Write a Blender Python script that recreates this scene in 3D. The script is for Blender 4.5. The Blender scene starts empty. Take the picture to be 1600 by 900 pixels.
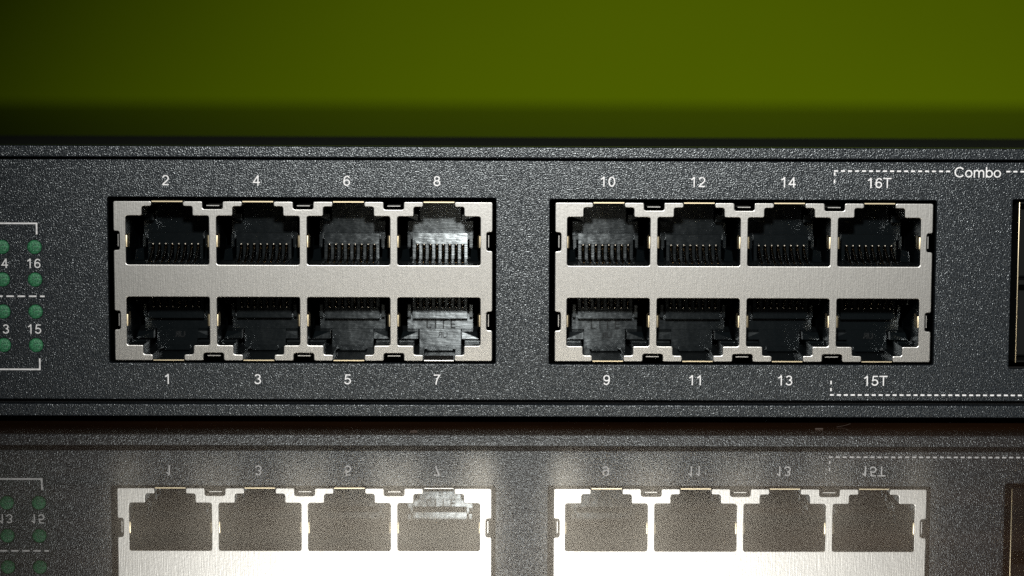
import bpy, math, random
from mathutils import Vector, Matrix
random.seed(7)
S = bpy.context.scene
COL = S.collection
MM = 0.001                                   # everything below is given in millimetres

# ------------------------------------------------------------------ camera
cam_d = bpy.data.cameras.new('camera'); cam = bpy.data.objects.new('camera', cam_d); COL.objects.link(cam)
yaw, pitch, roll = 0.0108, 0.1001, 0.0040
cy, sy, cp, sp = math.cos(yaw), math.sin(yaw), math.cos(pitch), math.sin(pitch)
fwd = Vector((sy*cp, cy*cp, -sp)); right = Vector((cy, -sy, 0)); up = right.cross(fwd)
r2 = right*math.cos(roll) + up*math.sin(roll); u2 = up*math.cos(roll) - right*math.sin(roll)
m = Matrix((r2, u2, -fwd)).transposed().to_4x4()
m.translation = Vector((-4.010, -347.06, 56.327))*MM
cam.matrix_world = m
cam_d.sensor_width = 36.0
cam_d.lens = 36.0*3526.7/1600.0
cam_d.clip_start = 0.005; cam_d.clip_end = 50.0
cam_d.dof.use_dof = True; cam_d.dof.focus_distance = 0.349; cam_d.dof.aperture_fstop = 14.5
S.camera = cam

# ------------------------------------------------------------------ world: an unlit room
W = bpy.data.worlds.new('World'); S.world = W; W.use_nodes = True
bg = W.node_tree.nodes['Background']
bg.inputs['Color'].default_value = (0.85, 0.95, 0.9, 1); bg.inputs['Strength'].default_value = 0.006

# ------------------------------------------------------------------ the camera's own pop-up flash, above the lens
fl = bpy.data.lights.new('camera_flash', 'SPOT'); flo = bpy.data.objects.new('camera_flash', fl); COL.objects.link(flo)
flo.location = Vector((-3.0, -340.0, 140.0))*MM
aim = Vector((36.0, 0.0, 34.0))*MM
flo.rotation_euler = (aim - flo.location).to_track_quat('-Z', 'Y').to_euler()
fl.energy = 6.3; fl.shadow_soft_size = 0.009; fl.spot_size = math.radians(52); fl.spot_blend = 1.0
fl.color = (1.0, 0.985, 0.95)

V = S.view_settings
V.view_transform = 'Standard'; V.look = 'None'; V.exposure = 0.0; V.gamma = 1.0; V.use_curve_mapping = False
C = S.cycles
C.use_denoising = False; C.max_bounces = 10; C.glossy_bounces = 3; C.diffuse_bounces = 0
C.caustics_reflective = True; C.blur_glossy = 0.8; C.sample_clamp_indirect = 4.5
C.use_adaptive_sampling = False

# ------------------------------------------------------------------ materials
def mat(name, col, rough=0.5, metal=0.0, spec=0.5, coat=0.0):
    k = bpy.data.materials.new(name); k.use_nodes = True
    b = k.node_tree.nodes['Principled BSDF']
    b.inputs['Base Color'].default_value = (*col, 1); b.inputs['Roughness'].default_value = rough
    b.inputs['Metallic'].default_value = metal; b.inputs['Specular IOR Level'].default_value = spec
    b.inputs['Coat Weight'].default_value = coat
    return k
def nd(k, t, **kw):
    n = k.node_tree.nodes.new(t)
    for a, v in kw.items(): setattr(n, a, v)
    return n
def ln(k, a, b): k.node_tree.links.new(a, b)
def bsdf(k): return k.node_tree.nodes['Principled BSDF']
def coords(k, scale=(1, 1, 1)):
    t = nd(k, 'ShaderNodeTexCoord'); mp = nd(k, 'ShaderNodeMapping'); mp.inputs['Scale'].default_value = scale
    ln(k, t.outputs['Object'], mp.inputs['Vector']); return mp.outputs['Vector']
def noise(k, vec, scale, detail=2.0, rough=0.5):
    n = nd(k, 'ShaderNodeTexNoise'); n.inputs['Scale'].default_value = scale
    n.inputs['Detail'].default_value = detail; n.inputs['Roughness'].default_value = rough
    ln(k, vec, n.inputs['Vector']); return n.outputs['Fac']
def bump(k, h, dist, strength=1.0, prev=None):
    b = nd(k, 'ShaderNodeBump'); b.inputs['Strength'].default_value = strength; b.inputs['Distance'].default_value = dist
    ln(k, h, b.inputs['Height'])
    if prev is not None: ln(k, prev, b.inputs['Normal'])
    return b.outputs['Normal']
def ramp(k, f, p0, c0, p1, c1):
    r = nd(k, 'ShaderNodeValToRGB'); e = r.color_ramp.elements
    e[0].position = p0; e[0].color = (*c0, 1); e[1].position = p1; e[1].color = (*c1, 1)
    ln(k, f, r.inputs['Fac']); return r.outputs['Color']

def textured_paint(name, col0, col1, dist, rough=0.36, spec=0.5):
    """powder-coat grain: rounded bumps a third of a millimetre across, with finer relief on them"""
    k = mat(name, col0, rough, 0, spec)
    v = coords(k)
    f1 = noise(k, v, 5200, 0.8, 0.5)
    f2 = noise(k, v, 4000, 1.0, 0.6)
    bsdf(k).inputs['Specular Tint'].default_value = (0.90, 0.97, 1.0, 1)
    ln(k, ramp(k, f2, 0.38, col0, 0.66, col1), bsdf(k).inputs['Base Color'])
    n = bump(k, f1, dist, 1.0)
    ln(k, n, bsdf(k).inputs['Normal'])
    return k
M_PANEL = textured_paint('charcoal_grained_paint', (0.006, 0.0075, 0.009), (0.032, 0.038, 0.044), 0.000072, 0.245, 0.46)
M_LED = textured_paint('green_light_pipe', (0.016, 0.10, 0.046), (0.062, 0.28, 0.125), 0.00015, 0.42, 0.4)

M_STEEL = mat('brushed_steel', (0.64, 0.63, 0.59), 0.36, 1.0)
bsdf(M_STEEL).inputs['Anisotropic'].default_value = 0.3                     # upright brushing spreads the glint sideways
tg = nd(M_STEEL, 'ShaderNodeCombineXYZ'); tg.inputs['X'].default_value = 1.0; ln(M_STEEL, tg.outputs['Vector'], bsdf(M_STEEL).inputs['Tangent'])
v = coords(M_STEEL, (1, 1, 0.05)); f = noise(M_STEEL, v, 8500, 1, 0.6)
v2 = coords(M_STEEL); g = noise(M_STEEL, v2, 2400, 2, 0.6)
n = bump(M_STEEL, f, 0.000010); n = bump(M_STEEL, g, 0.000008, 1, n); ln(M_STEEL, n, bsdf(M_STEEL).inputs['Normal'])
ln(M_STEEL, ramp(M_STEEL, f, 0.3, (0.505, 0.503, 0.480), 0.7, (0.555, 0.553, 0.530)), bsdf(M_STEEL).inputs['Base Color'])
M_TIN = mat('yellowed_spring_metal', (0.72, 0.62, 0.42), 0.38, 1.0)
M_GOLD = mat('gold_plated_contact', (0.11, 0.075, 0.035), 0.30, 1.0)
M_PLASTIC = mat('black_moulded_plastic', (0.0032, 0.0046, 0.0054), 0.225, 0.0, 0.36)
bp = bsdf(M_PLASTIC); bp.inputs['Anisotropic'].default_value = 0.9           # horizontal tool marks of the mould draw the glint upright
tg = nd(M_PLASTIC, 'ShaderNodeCombineXYZ'); tg.inputs['X'].default_value = 0.0; tg.inputs['Y'].default_value = 0.25; tg.inputs['Z'].default_value = 1.0
ln(M_PLASTIC, tg.outputs['Vector'], bp.inputs['Tangent'])
bp.inputs['Specular Tint'].default_value = (0.88, 0.97, 1.0, 1)
v = coords(M_PLASTIC, (0.12, 1, 1)); f = noise(M_PLASTIC, v, 3800, 2, 0.6)
g = noise(M_PLASTIC, coords(M_PLASTIC), 420, 2, 0.5)
n = bump(M_PLASTIC, f, 0.000022); n = bump(M_PLASTIC, g, 0.000030, 1, n); ln(M_PLASTIC, n, bp.inputs['Normal'])
M_WHITE = mat('white_screen_print', (0.87, 0.87, 0.87), 0.55)
v = coords(M_WHITE); f = noise(M_WHITE, v, 2300, 2.5, 0.6); ln(M_WHITE, ramp(M_WHITE, f, 0.32, (0.60, 0.61, 0.62), 0.52, (0.88, 0.88, 0.88)), bsdf(M_WHITE).inputs['Base Color']); ln(M_WHITE, bump(M_WHITE, f, 0.00003), bsdf(M_WHITE).inputs['Normal'])
M_LID = mat('black_lid_paint', (0.008, 0.009, 0.008), 0.21, 0, 0.22)
M_TIP = mat('bright_contact_tip', (0.88, 0.82, 0.70), 0.45, 1.0)
M_MATTE = mat('matte_black_trim', (0.010, 0.012, 0.011), 0.7, 0, 0.15)
M_RAISED = mat('polished_raised_lettering', (0.004, 0.005, 0.0055), 0.5, 0, 0.12)
M_CAGE_SHADE = mat('cage_shade_black', (0.0035, 0.004, 0.004), 0.6, 0, 0.12)  # shade inside the fibre cage, put into the colour
M_RUBBER = mat('black_rubber', (0.012, 0.012, 0.012), 0.8)
M_DUST = mat('pale_lint', (0.07, 0.05, 0.04), 0.9)

M_WALL = mat('green_wall_paint', (0.33, 0.43, 0.004), 0.9, 0, 0.0)
f = noise(M_WALL, coords(M_WALL), 9, 3, 0.5)
ln(M_WALL, ramp(M_WALL, f, 0.3, (0.335, 0.505, 0.003), 0.7, (0.36, 0.54, 0.004)), bsdf(M_WALL).inputs['Base Color'])

# varnished dark wood: a clear polish plus a fine film of wear that scatters at a low angle
M_TABLE = mat('dark_polished_wood', (0.02, 0.008, 0.003), 0.30, 0, 0.5)
b1 = bsdf(M_TABLE)
v = coords(M_TABLE, (0.25, 1, 1)); f = noise(M_TABLE, v, 90, 5, 0.6)
ln(M_TABLE, ramp(M_TABLE, f, 0.3, (0.018, 0.0066, 0.0022), 0.75, (0.052, 0.0205, 0.0074)), b1.inputs['Base Color'])
scuff = noise(M_TABLE, coords(M_TABLE, (0.5, 1, 1)), 55, 4, 0.6)
mr = nd(M_TABLE, 'ShaderNodeMapRange'); mr.inputs['From Min'].default_value = 0.3; mr.inputs['From Max'].default_value = 0.7
mr.inputs['To Min'].default_value = 0.27; mr.inputs['To Max'].default_value = 0.33
ln(M_TABLE, scuff, mr.inputs['Value']); ln(M_TABLE, mr.outputs['Result'], b1.inputs['Roughness'])
b1.inputs['IOR'].default_value = 2.0; b1.inputs['Specular Tint'].default_value = (1.0, 0.95, 0.86, 1)
b1.inputs['Coat Weight'].default_value = 1.0;  b1.inputs['Coat IOR'].default_value = 1.7; b1.inputs['Coat Tint'].default_value = (1.0, 0.96, 0.89, 1)

sm = noise(M_TABLE, coords(M_TABLE, (0.35, 1, 1)), 28, 6, 0.65)                 # faint smears in the polish
m2 = nd(M_TABLE, 'ShaderNodeMapRange'); m2.inputs['From Min'].default_value = 0.45; m2.inputs['From Max'].default_value = 0.75
m2.inputs['To Min'].default_value = 0.006; m2.inputs['To Max'].default_value = 0.045
ln(M_TABLE, sm, m2.inputs['Value']); ln(M_TABLE, m2.outputs['Result'], b1.inputs['Coat Roughness'])

# ------------------------------------------------------------------ mesh helpers
class MB:
    def __init__(s): s.v = []; s.f = []
    def add(s, vs, fs):
        o = len(s.v); s.v += [tuple(p) for p in vs]; s.f += [tuple(i+o for i in q) for q in fs]; return s
    def box(s, x0, x1, y0, y1, z0, z1):
        x0, x1 = sorted((x0, x1)); y0, y1 = sorted((y0, y1)); z0, z1 = sorted((z0, z1))
        return s.add([(x, y, z) for z in (z0, z1) for y in (y0, y1) for x in (x0, x1)],
                     [(0, 2, 3, 1), (4, 5, 7, 6), (0, 1, 5, 4), (2, 6, 7, 3), (0, 4, 6, 2), (1, 3, 7, 5)])
    def hexa(s, a, b):                        # two quads, a in front of b, same winding
        return s.add(list(a)+list(b), [(0, 1, 2, 3), (7, 6, 5, 4), (1, 0, 4, 5), (2, 1, 5, 6), (3, 2, 6, 7), (0, 3, 7, 4)])
    def sweep(s, prof, x0, x1):               # closed (y, z) profile swept along x
        n = len(prof)
        vs = [(x0, y, z) for y, z in prof]+[(x1, y, z) for y, z in prof]
        fs = [(i, (i+1) % n, n+(i+1) % n, n+i) for i in range(n)]+[tuple(range(n-1, -1, -1)), tuple(range(n, 2*n))]
        return s.add(vs, fs)
    def tube(s, pts, w, h, side=Vector((1, 0, 0))):   # rectangular bar along a polyline
        pts = [Vector(p) for p in pts]; rings = []
        for i, p in enumerate(pts):
            t = (pts[min(i+1, len(pts)-1)]-pts[max(i-1, 0)]).normalized()
            nrm = t.cross(side).normalized()
            rings.append([p+side*(a*w/2)+nrm*(c*h/2) for a, c in ((-1, -1), (1, -1), (1, 1), (-1, 1))])
        vs = [q for r in rings for q in r]; fs = []
        for i in range(len(pts)-1):
            for j in range(4): fs.append((4*i+j, 4*i+(j+1) % 4, 4*i+4+(j+1) % 4, 4*i+4+j))
        fs += [(3, 2, 1, 0), tuple(4*(len(pts)-1)+j for j in range(4))]
        return s.add(vs, fs)
    def mesh(s, name, material, bevel=0.0, smooth=False):
        me = bpy.data.meshes.new(name); me.from_pydata([(x*MM, y*MM, z*MM) for x, y, z in s.v], [], s.f)
        import bmesh
        bm = bmesh.new(); bm.from_mesh(me); bmesh.ops.recalc_face_normals(bm, faces=bm.faces)
        if bevel:
            es = [e for e in bm.edges if len(e.link_faces) == 2 and e.calc_face_angle(0) > 0.6]
            bmesh.ops.bevel(bm, geom=es, offset=bevel*MM, segments=2, affect='EDGES', profile=0.5, clamp_overlap=True)
        bm.to_mesh(me); bm.free()
        if smooth:
            for p in me.polygons: p.use_smooth = True
        me.materials.append(material); return me
def link(name, me, parent=None, loc=(0, 0, 0)):
    o = bpy.data.objects.new(name, me); COL.objects.link(o)
    o.location = Vector(loc)*MM
    if parent is not None: o.parent = parent
    return o
def rounded(poly, r, seg=4):                  # round the corners of a 2D polygon
    out = []; n = len(poly)
    for i in range(n):
        p0, p, p1 = (Vector(poly[(i+k-1) % n]) for k in range(3))
        a = (p0-p); c = (p1-p); rr = min(r, a.length*0.45, c.length*0.45)
        a.normalize(); c.normalize(); s0 = p+a*rr; s1 = p+c*rr
        for t in range(seg+1):
            t = t/seg; out.append(tuple((1-t)**2*s0+2*t*(1-t)*p+t*t*s1))
    return out
def rect(x0, x1, z0, z1): return [(x0, z0), (x1, z0), (x1, z1), (x0, z1)]
def circle(cx, cz, r, n=28): return [(cx+r*math.cos(2*math.pi*i/n), cz+r*math.sin(2*math.pi*i/n)) for i in range(n)]
def curve_mesh(cu, name, material):
    o = bpy.data.objects.new('tmp', cu); COL.objects.link(o)
    dg = bpy.context.evaluated_depsgraph_get(); dg.update()
    me = bpy.data.meshes.new_from_object(o.evaluated_get(dg)); me.name = name
    bpy.data.objects.remove(o); bpy.data.curves.remove(cu)
    me.materials.clear(); me.materials.append(material); return me
def sheet(name, loops, y0, y1, material, bevel=0.0):   # flat sheet in the xz plane with holes, front at y0, back at y1
    cu = bpy.data.curves.new('c', 'CURVE'); cu.dimensions = '2D'; cu.fill_mode = 'BOTH'
    for lp in loops:
        sp_ = cu.splines.new('POLY'); sp_.points.add(len(lp)-1); sp_.use_cyclic_u = True
        for p, (x, z) in zip(sp_.points, lp): p.co = (x, z, 0, 1)
    h = (y1-y0)/2
    cu.extrude = h-bevel; cu.bevel_depth = bevel; cu.bevel_resolution = 3; cu.offset = -bevel
    me = curve_mesh(cu, name, material)
    for vtx in me.vertices:
        x, z, d = vtx.co
        vtx.co = (x*MM, (y0+h-d)*MM, z*MM)
    me.update(); return me
def arc(cx, cz, rx, rz, a0, a1, n=14):
    return [(cx+rx*math.cos(math.radians(a0+(a1-a0)*i/n)), cz+rz*math.sin(math.radians(a0+(a1-a0)*i/n))) for i in range(n+1)]
G6 = [arc(.37, .32, .265, .2575, 0, 360, 26), arc(.395, .72, .235, .2175, 15, 90, 8)+arc(.395, .47, .285, .4675, 90, 180, 10)[1:]+[(.11, .33)]]
GLYPH = {                                      # plain grotesque lettering as pen strokes, capital height 1
 '1': (.777, [[(.09, .725), (.20, .785), (.30, .865), (.385, .985)], [(.385, 0), (.385, 1)]]),
 '2': (.777, [arc(.365, .685, .265, .2525, 168, -38)+[(.34, .32), (.17, .17), (.09, .07)], [(.04, .0625), (.665, .0625)]]),
 '3': (.777, [arc(.36, .735, .235, .2025, 165, -90), arc(.36, .2975, .275, .235, 90, -168)]),
 '4': (.777, [[(.50, .96), (.07, .305), (.72, .305)], [(.515, 0), (.515, 1)]]),
 '5': (.777, [[(.64, .9375), (.215, .9375), (.135, .46)], arc(.35, .325, .285, .2625, 138, -165)]),
 '6': (.777, G6),
 '7': (.777, [[(.06, .9375), (.64, .9375), (.50, .74), (.38, .48), (.30, .22), (.275, 0)]]),
 '8': (.777, [arc(.375, .735, .225, .2025, 0, 360, 24), arc(.375, .2975, .275, .235, 0, 360, 26)]),
 '9': (.777, [[(.745-x, 1-z) for x, z in st] for st in G6]),
 '0': (.777, [arc(.375, .5, .27, .4375, 0, 360, 28)]),
 'T': (.853, [[(.02, .9375), (.83, .9375)], [(.425, 0), (.425, .90)]]),
 'C': (1.01, [arc(.515, .5, .43, .4375, 38, 322, 24)]),
 'o': (.777, [arc(.375, .36, .29, .305, 0, 360, 26)]),
 'm': (1.163, [[(.13, 0), (.13, .71)], [(.13, .45)]+arc(.355, .45, .215, .215, 160, 0, 10)+[(.57, 0)], [(.57, .45)]+arc(.80, .45, .215, .215, 160, 0, 10)+[(1.015, 0)]]),
 'b': (.777, [[(.115, 0), (.115, 1)], arc(.39, .36, .275, .305, 0, 360, 26)]),
}
def text_mesh(txt, cap, material, pen=0.118):
    b = MB(); x = 0.0; lay = 0
    total = sum(GLYPH[c][0] for c in txt)
    for ch in txt:
        adv, strokes = GLYPH[ch]
        for st in strokes:
            pts = [Vector((p[0]+x-total/2, p[1]-0.5)) for p in st]
            closed = (pts[0]-pts[-1]).length < 1e-4
            vs = []
            for i, p in enumerate(pts):
                a_ = pts[i-1] if i else (pts[-2] if closed else pts[0]); c_ = pts[i+1] if i < len(pts)-1 else (pts[1] if closed else pts[-1])
                d0 = (p-a_).normalized() if (p-a_).length else (c_-p).normalized(); d1 = (c_-p).normalized() if (c_-p).length else d0
                tn = (d0+d1).normalized(); nn = Vector((-tn.y, tn.x)); k = 1/max(0.5, nn.dot(Vector((-d0.y, d0.x))))
                for sg in (1, -1):
                    q = p+nn*(sg*pen/2*k); vs.append((q.x*cap, -0.003*lay, q.y*cap))
            b.add(vs, [(2*i, 2*i+1, 2*i+3, 2*i+2) for i in range(len(pts)-1)]); lay += 1
        x += adv
    return b.mesh('print', material)
_cu = bpy.data.curves.new('t', 'FONT'); _cu.body = 'T'; _m = curve_mesh(_cu, 'x', M_WHITE)
CAP = max(v.co.y for v in _m.vertices)

# ------------------------------------------------------------------ the setting: table and wall
tb = MB().box(-700, 700, -620, 470, -24, 0).mesh('table', M_TABLE)
table = link('table', tb); table['kind'] = 'structure'; table['label'] = 'dark brown polished table that mirrors the switch'
wb = MB().box(-1400, 1400, 0, 30, -300, 1200).mesh('wall', M_WALL)
wall = link('wall', wb, None, (0, 520, 0)); wall.rotation_euler[2] = math.radians(-5)
wall['kind'] = 'structure'; wall['label'] = 'plain olive green wall behind the table, out of focus'

# ------------------------------------------------------------------ the network switch
sw = bpy.data.objects.new('network_switch', None); COL.objects.link(sw)
sw.empty_display_size = 0.02
sw['label'] = 'charcoal rack network switch with two silver blocks of eight ethernet ports'
sw['category'] = 'network switch'
X0, X1 = -206.0, 234.0                         # ends of the case, outside the picture
PZ0, PZ1 = 4.0, 41.1                           # the printed front panel
PLATES = (-61.70, 6.36); PW = 58.43; PB, PT = 9.98, 34.74
PITCH = 13.95; UPZ, LOZ = 24.95, 19.88         # contact-side edges of the two port rows
LED_X = (-73.82, -78.80); LED_Z = (27.58, 22.54, 17.57, 12.36); LED_R = 1.09

holes = [rounded(rect(-62.55, -2.75, 9.62, 35.38), 0.35), rounded(rect(5.50, 65.30, 9.54, 35.24), 0.35),
         rounded(rect(76.95, 106.5, 9.05, 35.45), 0.35)]
holes += [circle(x, z, LED_R+0.04) for x in LED_X for z in LED_Z]
link('front_panel', sheet('front_panel', [rect(X0+1.5, X1-1.5, PZ0, PZ1)]+holes, 0.0, 1.6, M_PANEL, 0.10), sw)

def bar(z0, z1, y0, y1, r):                    # rounded front edge
    p = []
    for i in range(6):
        a = math.radians(270-90*i/5); p.append((y0+r+r*math.cos(a), z0+r+r*math.sin(a)))
    for i in range(6):
        a = math.radians(180-90*i/5); p.append((y0+r+r*math.cos(a), z1-r+r*math.sin(a)))
    return p+[(y1, z1), (y1, z0)]
link('upper_bezel', MB().sweep(bar(41.50, 43.25, -0.25, 4.0, 0.22), X0, X1).mesh('upper_bezel', M_PANEL), sw)
link('top_trim', MB().box(X0, X1, 4.1, 46.0, 41.5, 43.2).mesh('top_trim', M_MATTE), sw)
link('lower_bezel', MB().sweep(bar(1.36, 3.28, -0.25, 40.0, 0.22), X0, X1).mesh('lower_bezel', M_PANEL), sw)
link('side_bezel', MB().box(X0, X0+1.2, -0.2, 40, 3.33, 41.45).mesh('side_bezel', M_PANEL, 0.1), sw)
link('side_bezel', MB().box(X1-1.2, X1, -0.2, 40, 3.33, 41.45).mesh('side_bezel', M_PANEL, 0.1), sw)
# the case behind: lid, floor, sides and rear as one folded steel cover
c = MB()
c.box(X0, X1, 46.2, 345, 42.1, 43.2); c.box(X0, X1, 40.2, 345, 1.4, 2.4)
c.box(X0, X0+1, 46.2, 345, 2.4, 42.1); c.box(X1-1, X1, 46.2, 345, 2.4, 42.1); c.box(X0+1, X1-1, 344, 345, 2.4, 42.1)
link('case_cover', c.mesh('case_cover', M_LID), sw)
link('inner_frame', MB().box(X0+1.3, X1-1.3, 1.8, 3.0, 3.29, 9.0).box(X0+1.3, X1-1.3, 1.8, 3.0, 35.6, 41.49).mesh('inner_frame', M_RUBBER), sw)
foot = MB().add(*(lambda n=20: ([(5*math.cos(2*math.pi*i/n)*k, 5*math.sin(2*math.pi*i/n)*k, z) for z, k in ((0.0, 0.92), (1.39, 1.0)) for i in range(n)],
        [(i, (i+1) % n, n+(i+1) % n, n+i) for i in range(n)]+[tuple(range(n-1, -1, -1)), tuple(range(n, 2*n))]))()).mesh('rubber_foot', M_RUBBER)
for x, y in ((X0+14, 22), (X1-14, 22), (X0+14, 325), (X1-14, 325)): link('rubber_foot', foot, sw, (x, y, 0))

# ---- status lights: domed light pipes filling their holes
n = 28; vs = []; fs = []
for j, (r, y) in enumerate(((LED_R, 1.2), (LED_R, 0.02), (LED_R*0.86, -0.06), (LED_R*0.5, -0.13), (LED_R*0.2, -0.15))):
    vs += [(r*math.cos(2*math.pi*i/n), y, r*math.sin(2*math.pi*i/n)) for i in range(n)]
    if j: fs += [((j-1)*n+i, (j-1)*n+(i+1) % n, j*n+(i+1) % n, j*n+i) for i in range(n)]
fs += [tuple(range(4*n, 5*n))]
led = MB().add(vs, fs).mesh('status_light', M_LED, 0, True)
for x in LED_X:
    for z in LED_Z: link('status_light', led, sw, (x, 0, z))

# ---- silver port plates
def plate_loops():
    """outline with the latch slots, edge notches, all open to the edge, and one closed hole per port is cut by stepping the outline"""
    cxs = [PW/2+(i-1.5)*PITCH for i in range(4)]
    mids = [PW/2+(i-1)*PITCH for i in range(3)]
    H = PT-PB
    top = []; bot = []
    feats = sorted([(c_, 'p') for c_ in cxs]+[(c_, 'n') for c_ in mids])
    out = [(0, 0)]
    for c_, k in feats:                        # bottom edge, left to right
        if k == 'n': out += [(c_-1.53, 0), (c_-1.53, 1.2), (c_+1.53, 1.2), (c_+1.53, 0)]
        else:
            a, b_, e = LOZ-PB, LOZ-PB-7.45, LOZ-PB-8.9
            out += [(c_-2.4, 0), (c_-2.4, e), (c_-3.86, e), (c_-3.86, b_), (c_-6.375, b_), (c_-6.375, a),
                    (c_+6.375, a), (c_+6.375, b_), (c_+3.86, b_), (c_+3.86, e), (c_+2.4, e), (c_+2.4, 0)]
    out += [(PW, 0), (PW, 14.85-PB), (PW-0.9, 14.85-PB), (PW-0.9, 17.7-PB), (PW, 17.7-PB), (PW, 27.2-PB), (PW-0.9, 27.2-PB), (PW-0.9, 30.05-PB), (PW, 30.05-PB), (PW, H)]
    for c_, k in reversed(feats):
        if k == 'n': out += [(c_+1.53, H), (c_+1.53, H-1.2), (c_-1.53, H-1.2), (c_-1.53, H)]
        else:
            a, b_, e = UPZ-PB, UPZ-PB+7.5, UPZ-PB+8.97
            out += [(c_+2.4, H), (c_+2.4, e), (c_+3.86, e), (c_+3.86, b_), (c_+6.375, b_), (c_+6.375, a),
                    (c_-6.375, a), (c_-6.375, b_), (c_-3.86, b_), (c_-3.86, e), (c_-2.4, e), (c_-2.4, H)]
    out += [(0, H), (0, 30.05-PB), (0.9, 30.05-PB), (0.9, 27.2-PB), (0, 27.2-PB), (0, 17.7-PB), (0.9, 17.7-PB), (0.9, 14.85-PB), (0, 14.85-PB)]
    return cxs, mids, [rounded(out, 0.34)]
CXS, MIDS, LOOPS = plate_loops()
plate_me = sheet('port_plate', LOOPS, 0.28, 0.63, M_STEEL, 0.13)

# spring tab: a tongue folded from the side of a jack opening, bulging into it and running back
def spring_tab(side):
    prof = [(0.12, 0.36), (-0.10, 0.37), (-0.24, 0.42), (-0.34, 0.54), (-0.38, 0.80), (-0.34, 1.6), (-0.05, 3.2), (0.10, 5.0)]
    b = MB(); vs = []
    for u, y in prof:
        for z in (-0.92, -0.86, 0.86, 0.92):
            e = 0.04 if abs(z) > 0.9 else 0.0
            vs.append((side*(u+e), y, z))
    k = 4; fs = [(i*k+j, i*k+j+1, (i+1)*k+j+1, (i+1)*k+j) for i in range(len(prof)-1) for j in range(3)]
    nb = len(vs); vs += [(x+side*0.14, y+0.05, z) for x, y, z in vs]
    fs += [tuple(nb+i for i in reversed(q)) for q in list(fs)]
    for i in range(len(prof)-1):
        for j in (0, 3): fs.append((i*k+j, (i+1)*k+j, nb+(i+1)*k+j, nb+i*k+j))
    for j in range(3):
        fs.append((j, j+1, nb+j+1, nb+j)); q = (len(prof)-1)*k; fs.append((q+j, q+j+1, nb+q+j+1, nb+q+j))
    return b.add(vs, fs).mesh('spring_tab', M_TIN, 0, True)
TAB = {s: spring_tab(s) for s in (-1, 1)}
lip = MB().hexa([(-2.36, 0.42, 0), (2.36, 0.42, 0), (2.36, 0.42, 0.16), (-2.36, 0.42, 0.16)],
                [(-2.36, 12, 0), (2.36, 12, 0), (2.36, 12, 0.16), (-2.36, 12, 0.16)]).mesh('shield_lip', M_TIN)
lip_bent = MB().hexa([(-2.3, 0.36, -0.05), (2.3, 0.36, -0.05), (2.3, 0.36, 0.12), (-2.3, 0.36, 0.12)],
                     [(-2.3, 1.5, 0.62), (2.3, 1.5, 0.62), (2.3, 1.4, 0.75), (-2.3, 1.4, 0.75)]).mesh('shield_lip', M_STEEL, 0.03)
hook = MB().box(-1.0, 1.0, 0.9, 5.0, -0.07, 0.07).mesh('retaining_hook', M_STEEL, 0.02)
side_hook = MB().box(-0.07, 0.07, 0.9, 5.0, -0.95, 0.95).mesh('retaining_hook', M_STEEL, 0.02)
core_me = {}
plates = []
for pi, px in enumerate(PLATES):
    pl = link('port_plate', plate_me, sw, (px, 0, PB)); plates.append(pl)
    pl['label'] = ('left', 'right')[pi]+' silver port plate with eight stepped jack openings'
    for i, c_ in enumerate(CXS):
        for z0, s in ((UPZ, 1), (LOZ, -1)):
            zc = z0-PB+s*3.6
            for sd in (-1, 1):
                link('spring_tab', TAB[sd], pl, (c_+sd*6.375, 0, zc))
            if s == 1: link('shield_lip', lip, pl, (c_, 0, PT-PB-0.15))
            elif pi == 0 and i == 3: link('shield_lip', lip_bent, pl, (c_, 0, 0.02))
            else: link('shield_lip', lip, pl, (c_, 0, -0.01))
    for c_ in MIDS:
        link('retaining_hook', hook, pl, (c_, 0, PT-PB-0.72)); link('retaining_hook', hook, pl, (c_, 0, 0.72))
    for x in (0.62, PW-0.62):
        for z in (28.62, 16.28): link('retaining_hook', side_hook, pl, (x, 0, z-PB))

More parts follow.
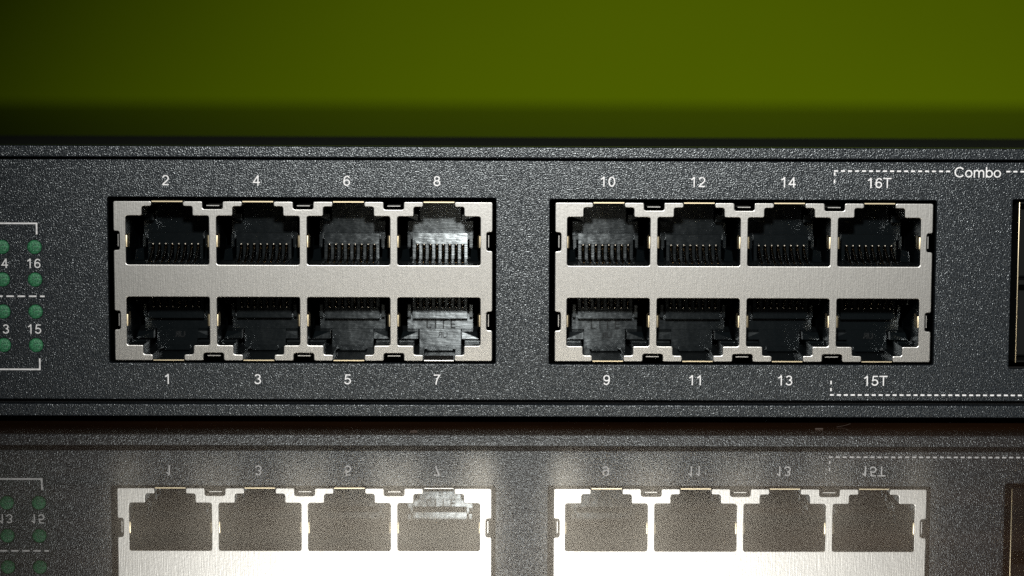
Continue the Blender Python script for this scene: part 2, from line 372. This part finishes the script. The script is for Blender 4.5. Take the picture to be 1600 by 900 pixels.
# ---- jacks
def housing(s):
    """black moulded insert; local u = x, depth = y, v = z*s away from the contacts"""
    b = MB()
    prof = [(-6.45, -0.06), (6.45, -0.06), (6.45, 7.56), (3.95, 7.56), (3.95, 9.02), (2.47, 9.02), (2.47, 9.72), (-2.47, 9.72), (-2.47, 9.02), (-3.95, 9.02), (-3.95, 7.56), (-6.45, 7.56)]
    n = len(prof)
    outer = [(-6.9, -0.45), (6.9, -0.45), (6.9, 8.0), (4.4, 8.0), (4.4, 9.4), (2.9, 9.4), (2.9, 9.78), (-2.9, 9.78), (-2.9, 9.4), (-4.4, 9.4), (-4.4, 8.0), (-6.9, 8.0)]
    y0, y1 = 0.64, 14.2
    vs = [(u, y0, v*s) for u, v in prof]+[(u, y1, v*s) for u, v in prof]+[(u, y0, v*s) for u, v in outer]+[(u, y1, v*s) for u, v in outer]
    fs = []
    for i in range(n):
        j = (i+1) % n
        fs += [(i, j, n+j, n+i), (2*n+i, 2*n+j, 3*n+j, 3*n+i), (i, j, 2*n+j, 2*n+i)]
    fs += [tuple(range(n, 2*n)), tuple(range(3*n, 4*n))]
    b.add(vs, fs)
    B = lambda u0, u1, y0, y1, v0, v1: b.box(u0, u1, y0, y1, v0*s, v1*s)
    dy = (lambda v_: 11.0) if s > 0 else (lambda v_: 11.0+(6.5-v_)*0.085)
    for uw, va, vb in ((5.2, 3.2, 6.1), (3.3, 6.1, 9.3)):
        b.hexa([(-uw, dy(va), va*s), (uw, dy(va), va*s), (uw, dy(vb), vb*s), (-uw, dy(vb), vb*s)],
               [(-uw, 14.1, va*s), (uw, 14.1, va*s), (uw, 14.1, vb*s), (-uw, 14.1, vb*s)])
    B(-2.05, 2.05, 10.3, 11.0, 8.75, 9.5)
    for q in (-1, 1):
        # sloped blocks beside the contacts
        b.hexa([(q*4.75, 8.2, 0.0*s), (q*6.1, 7.2, 0.0*s), (q*5.9, 7.6, 1.7*s), (q*4.9, 8.3, 1.95*s)],
               [(q*4.75, 14, 0.0*s), (q*6.4, 14, 0.0*s), (q*6.4, 14, 1.9*s), (q*4.75, 14, 2.0*s)])
        B(q*4.65, q*5.15, 9.4, 14.1, 2.0, 4.0)
        # shelves beside the latch channel
        b.hexa([(q*3.45, 8.6, 6.25*s), (q*5.9, 8.9, 6.25*s), (q*6.2, 8.2, 7.35*s), (q*3.45, 8.2, 7.35*s)],
               [(q*3.45, 14, 5.95*s), (q*6.2, 14, 5.95*s), (q*6.4, 14, 7.5*s), (q*3.45, 14, 7.5*s)])
        B(q*4.0, q*6.3, 4.6, 5.0, 7.2, 7.5)
    return b.mesh('ethernet_port', M_PLASTIC, 0.05)
def comb(s):
    b = MB(); TL = 0.20 if s > 0 else -0.15     # draft of the mould: both rows lean the same way
    b.hexa([(-4.35, 9.62, 2.45*s), (4.35, 9.62, 2.45*s), (4.35, 9.62+TL, 4.2*s), (-4.35, 9.62+TL, 4.2*s)],
           [(-4.35, 12.5, 2.45*s), (4.35, 12.5, 2.45*s), (4.35, 12.5, 4.2*s), (-4.35, 12.5, 4.2*s)])
    for k in range(9):
        u = (k-4)*1.02; w = 0.25
        u0, u1 = u-w, u+w
        if k == 0: u0 = -4.35
        if k == 8: u1 = 4.35
        b.hexa([(u0, 9.62-TL, 0.05*s), (u1, 9.62-TL, 0.05*s), (u1, 9.62, 2.45*s), (u0, 9.62, 2.45*s)],
               [(u0, 12.2, 0.05*s), (u1, 12.2, 0.05*s), (u1, 12.2, 2.45*s), (u0, 12.2, 2.45*s)])
        b.box(u-0.2, u+0.2, 3.6, 7.2, -0.02*s, 0.22*s)
    return b.mesh('contact_comb', M_PLASTIC, 0.04)
def pin(s):
    b = MB()
    b.tube([(0, 5.3, -0.05*s), (0, 6.0, 0.30*s), (0, 8.0, 1.35*s), (0, 9.9, 2.22*s), (0, 10.6, 2.3*s)], 0.28, 0.14)
    return b.mesh('contact_pin', M_GOLD, 0.03)
HOUSE = {s: housing(s) for s in (1, -1)}; COMB = {s: comb(s) for s in (1, -1)}; PIN = {s: pin(s) for s in (1, -1)}
tip_v = []
TIP = {}
for s in (1, -1):
    TIP[s] = MB().box(-0.11, 0.11, 9.36, 9.75, 2.34*s, 2.56*s).mesh('contact_tip', M_TIP, 0.08, True)
EMB = {}
def emboss(txt, cap, flip_first=False):
    key = txt
    if key not in EMB:
        cu = bpy.data.curves.new('t', 'FONT'); cu.body = txt; cu.size = 1.0; cu.extrude = 0.05; cu.space_character = 1.45
        me = curve_mesh(cu, 'moulded_lettering', M_RAISED)
        xs = [v.co.x for v in me.vertices]; cx = (min(xs)+max(xs))/2; k = cap/CAP
        for vtx in me.vertices:
            x, y, z = vtx.co; vtx.co = ((x-cx)*k*MM*(-1 if flip_first else 1), -z*1.6*MM, (y*k-cap/2)*MM)
        me.update(); EMB[key] = me
    return EMB[key]
port_no = {}
for pi, px in enumerate(PLATES):
    for i, c_ in enumerate(CXS):
        for z0, s in ((UPZ, 1), (LOZ, -1)):
            number = pi*8+i*2+(2 if s == 1 else 1)
            o = link('ethernet_port', HOUSE[s], sw, (px+c_, 0, z0))
            o['label'] = 'ethernet port numbered %d%s, black jack with gold contacts' % (number, 'T' if number > 14 else '')
            cb = link('contact_comb', COMB[s], o, (random.uniform(-.04, .04), 0, 0)); cb.rotation_euler = (math.radians(random.uniform(-.6, .6)), 0, 0)
            for k in range(8):
                link('contact_pin', PIN[s], o, ((k-3.5)*1.02, 0, 0)); link('contact_tip', TIP[s], o, ((k-3.5)*1.02, 0, 0))
            if number in (7, 9):
                wr = [link('moulded_lettering', emboss('LITE', 1.3), o, (0.1, 11.07, -5.35))]; wr[0].rotation_euler[0] = -0.085
            if number in (1, 7, 9, 15):
                wr = [link('moulded_lettering', emboss('R', 0.9, True), o, (-0.1, 10.92, -7.05)), link('moulded_lettering', emboss('U', 0.9), o, (0.75, 10.92, -7.05))]
                for q_ in wr: q_.rotation_euler[0] = -0.085

# ---- fibre cage at the right: thin folded metal, walls coloured black for their shade, rim bright
cg = MB()
cg.box(78.15, 78.40, 1.0, 40, 9.95, 34.95); cg.box(104.9, 105.15, 1.0, 40, 9.95, 34.95)
cg.box(78.40, 104.9, 1.2, 40, 34.70, 34.95); cg.box(78.40, 104.9, 1.2, 40, 9.95, 10.20); cg.box(78.40, 104.9, 1.2, 40, 22.1, 22.8)
cg.box(78.40, 104.9, 39, 40, 10.2, 34.7)
cage = link('fibre_module_cage', cg.mesh('fibre_module_cage', M_CAGE_SHADE, 0.05), sw)
link('cage_rim', MB().box(78.12, 78.34, 0.72, 0.98, 9.9, 35.0).mesh('cage_rim', M_TIN, 0.08, True), cage)
link('cage_shade_fill', MB().box(78.55, 104.7, 5.0, 30, 10.4, 22.0).box(78.55, 104.7, 5.0, 30, 22.9, 34.5).mesh('cage_shade_fill', M_CAGE_SHADE, 0.3), cage)  # added black blocks standing in for the shade inside the cage

# ---- white print
PY = -0.015
def printed(txt, x, z, cap=1.58, name='printed_number', **kw):
    return link(name, text_mesh(txt, cap, M_WHITE, **kw), sw, (x, PY, z))
for i, x in enumerate((-53.50, -39.56, -25.71, -11.85, 14.44, 28.34, 42.26)): printed(str(2*i+2), x, 37.97-0.003*i)
printed('16T', 56.28, 37.90)
for i, x in enumerate((-53.46, -39.59, -25.66, -11.82, 14.50, 28.42, 42.26)): printed(str(2*i+1), x, 7.16)
printed('15T', 56.31, 7.14)
printed('Combo', 71.46, 39.60, 1.62, 'printed_word')
printed('16', -73.93, 25.07, 1.46); printed('15', -73.98, 14.88, 1.46); printed('14', -78.95, 25.07, 1.46); printed('13', -78.95, 14.88, 1.46)
def lines(name, rects):
    b = MB()
    for x0, x1, z0, z1 in rects: b.add([(x0, PY, z0), (x1, PY, z0), (x1, PY, z1), (x0, PY, z1)], [(0, 1, 2, 3)])
    return link(name, b.mesh(name, M_WHITE), sw)
t = 0.12
lines('printed_bracket', [(-96, -73.30, 31.24-t, 31.24+t), (-73.30-2*t, -73.30, 29.55, 31.24-t)])
lines('printed_bracket', [(-96, -73.16, 8.60-t, 8.60+t), (-73.16-2*t, -73.16, 8.60+t, 10.30)])
lines('printed_dashed_line', [(x, min(x+1.15, -72.35), 19.97-t, 19.97+t) for x in (-73.05-1.73*k for k in range(8))])
up_d = [(49.25+1.08*k, 49.25+1.08*k+0.62, 39.72-t, 39.72+t) for k in range(17)]+[(75.85+1.08*k, 75.85+1.08*k+0.62, 39.72-t, 39.72+t) for k in range(30)]
up_d += [(49.25, 49.47, 39.02, 39.50), (49.25, 49.47, 37.85, 38.40)]
lines('printed_dashed_line', up_d)
lo_d = [(49.25+1.085*k, 49.25+1.085*k+0.62, 4.90-t, 4.90+t) for k in range(54)]+[(49.28, 49.50, 5.50, 5.98), (49.28, 49.50, 6.58, 7.12)]
lines('printed_dashed_line', lo_d)

# ------------------------------------------------------------------ lint on the table
def fibre(pts, w, label):
    o = link('lint_fibre', MB().tube(pts, w, w, Vector((0, 0, 1)) if False else Vector((0.3, 0.1, 1)).normalized()).mesh('lint_fibre', M_DUST))
    o['label'] = label; o['category'] = 'lint'; o['group'] = 'lint under the front of the switch'
fibre([(50.2, -1.2, 0.1), (51.0, -1.0, 0.15), (51.7, -0.9, 0.30), (52.4, -1.0, 0.55)], 0.035, 'curled pale hair on the table below port 15T')
fibre([(46.6, -3.0, 0.08), (47.2, -3.0, 0.1), (47.8, -2.9, 0.08)], 0.13, 'short pale crumb of lint on the table below port 13')
fibre([(-15.8, -6.2, 0.07), (-15.2, -6.1, 0.1), (-14.7, -6.2, 0.07)], 0.13, 'tiny crumb of lint on the table below port 7')
